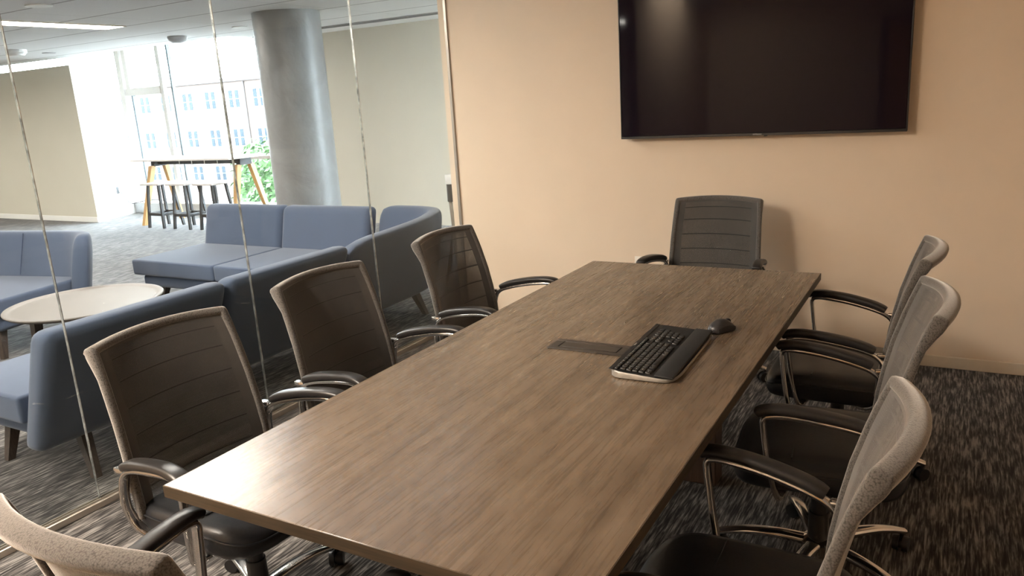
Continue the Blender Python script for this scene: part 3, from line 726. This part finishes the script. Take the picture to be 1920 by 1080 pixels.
# coffee table
cf = thing('coffee_table', 'round taupe coffee table with raised rim between the settee and the sofa', 'coffee table', (-3.93, 1.90, 0))
MB().lathe([(0.02, .395), (.40, .395), (.465, .400), (.475, .408), (.478, .416), (.474, .421), (.452, .421), (.440, .414), (.42, .411), (.02, .411)], (0, 0, 0), 64).build('tabletop', M['coffee'], cf, angle=50)
MB().lathe([(.30, .37), (.462, .398), (.472, .405), (.30, .394)], (0, 0, 0), 64).build('edge_band', M['coffee_edge'], cf)
for k in range(4):
    a = PI / 4 + k * PI / 2 + .1; m = MB(); c, s = math.cos(a), math.sin(a)
    m.rings([[(c * .33 + x * .6, s * .33 + y * .6, 0) for x, y in ((-.03, -.03), (.03, -.03), (.03, .03), (-.03, .03))], [(c * .30 + x, s * .30 + y, .394) for x, y in ((-.03, -.03), (.03, -.03), (.03, .03), (-.03, .03))]])
    m.build('leg', M['dark_wood'], cf)
# counter height table by the windows
hx, hy = -8.55, 6.62
ht = thing('counter_table', 'high white topped table on oak trestle legs in front of the windows', 'table', (hx, hy, 0))
MB().box(-1.05, 1.05, -.33, .33, .942, .968, .004, 1).build('tabletop', M['top_white'], ht)
MB().box(-.85, .95, -.035, .035, .87, .941, .003, 1).build('beam', M['steel_dark'], ht)
for (x, dx) in ((-.86, -.10), (.96, .04)):
    br = MB().box(x - .04, x + .04, -.10, .10, .85, .941, .004, 1, fn=lambda a, b, c: (a, b * (1.0 + (.94 - c) * .8), c)).build('bracket', M['steel_dark'], ht)
    for s in (-1, 1):
        m = MB(); w = .036
        m.rings([[(x + dx + a * .8, s * .33 + b * .8, 0) for a, b in ((-w, -w), (w, -w), (w, w), (-w, w))], [(x + a, s * .115 + b, .86) for a, b in ((-w, -w), (w, -w), (w, w), (-w, w))]])
        m.build('leg', M['oak'], ht)
for k in range(4):
    MB().box(-.35 + k * .27, -.335 + k * .27, -.037, .037, .862, .945).build('cable_clip', M['device'], ht)
def make_stool(label):
    R = thing('counter_stool', label, 'stool', group='stools at the high table')
    MB().box(-.20, .20, -.19, .19, .615, .640, .008, 2, fn=lambda x, y, z: (x, y, z + .05 * x * x)).build('seat', M['stool_seat'], R)
    T, B = .115, .165
    def at(sx, sy, z): k = 1 - z / .615; return Vector((sx * (T + (B - T) * k), sy * (T + (B - T) * k), z))
    for sx in (-1, 1):
        for sy in (-1, 1):
            m = MB(); w = .016
            m.rings([[at(sx, sy, z) + Vector((a, b, 0)) for a, b in ((-w, -w), (w, -w), (w, w), (-w, w))] for z in (0, .615)]); m.build('leg', M['stool_leg'], R)
    for (p, q) in (((-1, -1), (1, -1)), ((-1, 1), (1, 1)), ((-1, -1), (-1, 1)), ((1, -1), (1, 1))):
        MB().sweep([at(*p, .20), at(*q, .20)], rrect(.012, .022, 5, 12)).build('footrest', M['stool_leg'], R)
    return R
stool = make_stool('pale seated black legged stool furthest left under the high table')
stool.location = (-9.02, 6.30, 0)
dup(stool, (-8.46, 6.30, 0), 0, 'middle of the three black legged stools at the high table')
dup(stool, (-7.92, 6.32, 0), 0, 'black legged stool at the right, partly hidden behind the sofa back')
cord = MB().sweep(spline([(-11.02, 6.98, .43), (-10.92, 7.0, .30), (-10.85, 7.05, .20), (-10.6, 7.15, .235), (-10.35, 7.2, .24), (-10.1, 7.2, .2)], 6), oval(.006, .006, 8)).build('power_cord', M['stool_leg'])
tag(cord, 'thin dark power cord running from the jamb outlet to the window sill', 'cord')
# stand in the lounge corner
ts = thing('tripod_stand', 'dark cylinder with a pale box on slanted metal legs beside the glass corner', 'stand', (-2.578, 4.30, 0))
MB().cyl((0, 0, .745), (0, 0, .885), .050, .050, 28).build('head', M['cup'], ts)
MB().box(-.052, .028, -.03, .03, .885, .965, .006, 2).build('box', M['device'], ts)
for (p, q) in (((.045, .0, .75), (-.16, .02, .006)), ((.0, .04, .75), (.10, .22, .006)), ((-.02, -.02, .75), (.13, -.17, .006))):
    MB().sweep([p, q], rrect(.016, .008, 4, 10)).build('leg', M['track'], ts)

# ------------------------------------------------------------------ outside
gr = struct('ground', MB().box(-120, 60, 8.2, 120, -6.1, -6.0), M['ground'])
ob = thing('office_building', 'pale brick building with rows of paired windows across the street', 'building', (-54, 45, -6))
MB().box(-16, 22, .12, 12, 0, 9.95).build('wall', M['brick'], ob)
MB().box(-16.2, 22.2, -.15, 12, 9.95, 10.25, .02, 1).build('cornice', M['stone'], ob)
MB().cyl((4.2, .03, 0), (4.2, .03, 9.9), .07, .07, 12).build('downpipe', M['stone'], ob)
for r, (z0, z1) in enumerate(((1.95, 3.10), (4.8, 6.13), (7.9, 9.25))):
    for k in range(-3, 7):
        for d in (-.37, .37):
            xc = -2.80 + k * 2.85 + d
            w = MB().box(xc - .27, xc + .27, .06, .13, z0 - .06, z1 + .06).build('window', M['bwhite'], ob)
            MB().box(xc - .19, xc + .19, .03, .062, z0, (z0 + z1) / 2 - .03).box(xc - .19, xc + .19, .03, .062, (z0 + z1) / 2 + .03, z1).build('pane', M['dark_win'], w)
def tree(x, y, h, r, label, seed):
    rnd = random.Random(seed); t = thing('tree', label, 'tree', (x, y, -6), 0, 'street trees outside the windows')
    MB().cyl((0, 0, 0), (0, 0, h * .62), .14, .06, 10).build('trunk', M['bark'], t)
    c = MB()
    for k in range(1500):
        a = rnd.uniform(0, 2 * PI); ph = math.acos(rnd.uniform(-1, 1)); q = r * (rnd.random() ** .45)
        p = Vector((q * math.sin(ph) * math.cos(a), q * math.sin(ph) * math.sin(a), h * .66 + 1.35 * q * math.cos(ph)))
        n = Vector((rnd.gauss(0, 1), rnd.gauss(0, 1), rnd.gauss(.6, 1))).normalized(); u = n.orthogonal().normalized(); s = n.cross(u); L = rnd.uniform(.10, .22)
        c.add([p - u * L, p + s * L * .55 + n * L * .1, p + u * L, p - s * L * .55 + n * L * .1], [(0, 1, 2, 3)])
    c.build('crown', M['leaf'], t)
tree(-27.0, 25.0, 6.2, 1.7, 'leafy green street tree left of the grey column outside', 3)
tree(-22.3, 24.0, 5.6, 1.3, 'leafy green street tree mostly hidden behind the grey column', 5)
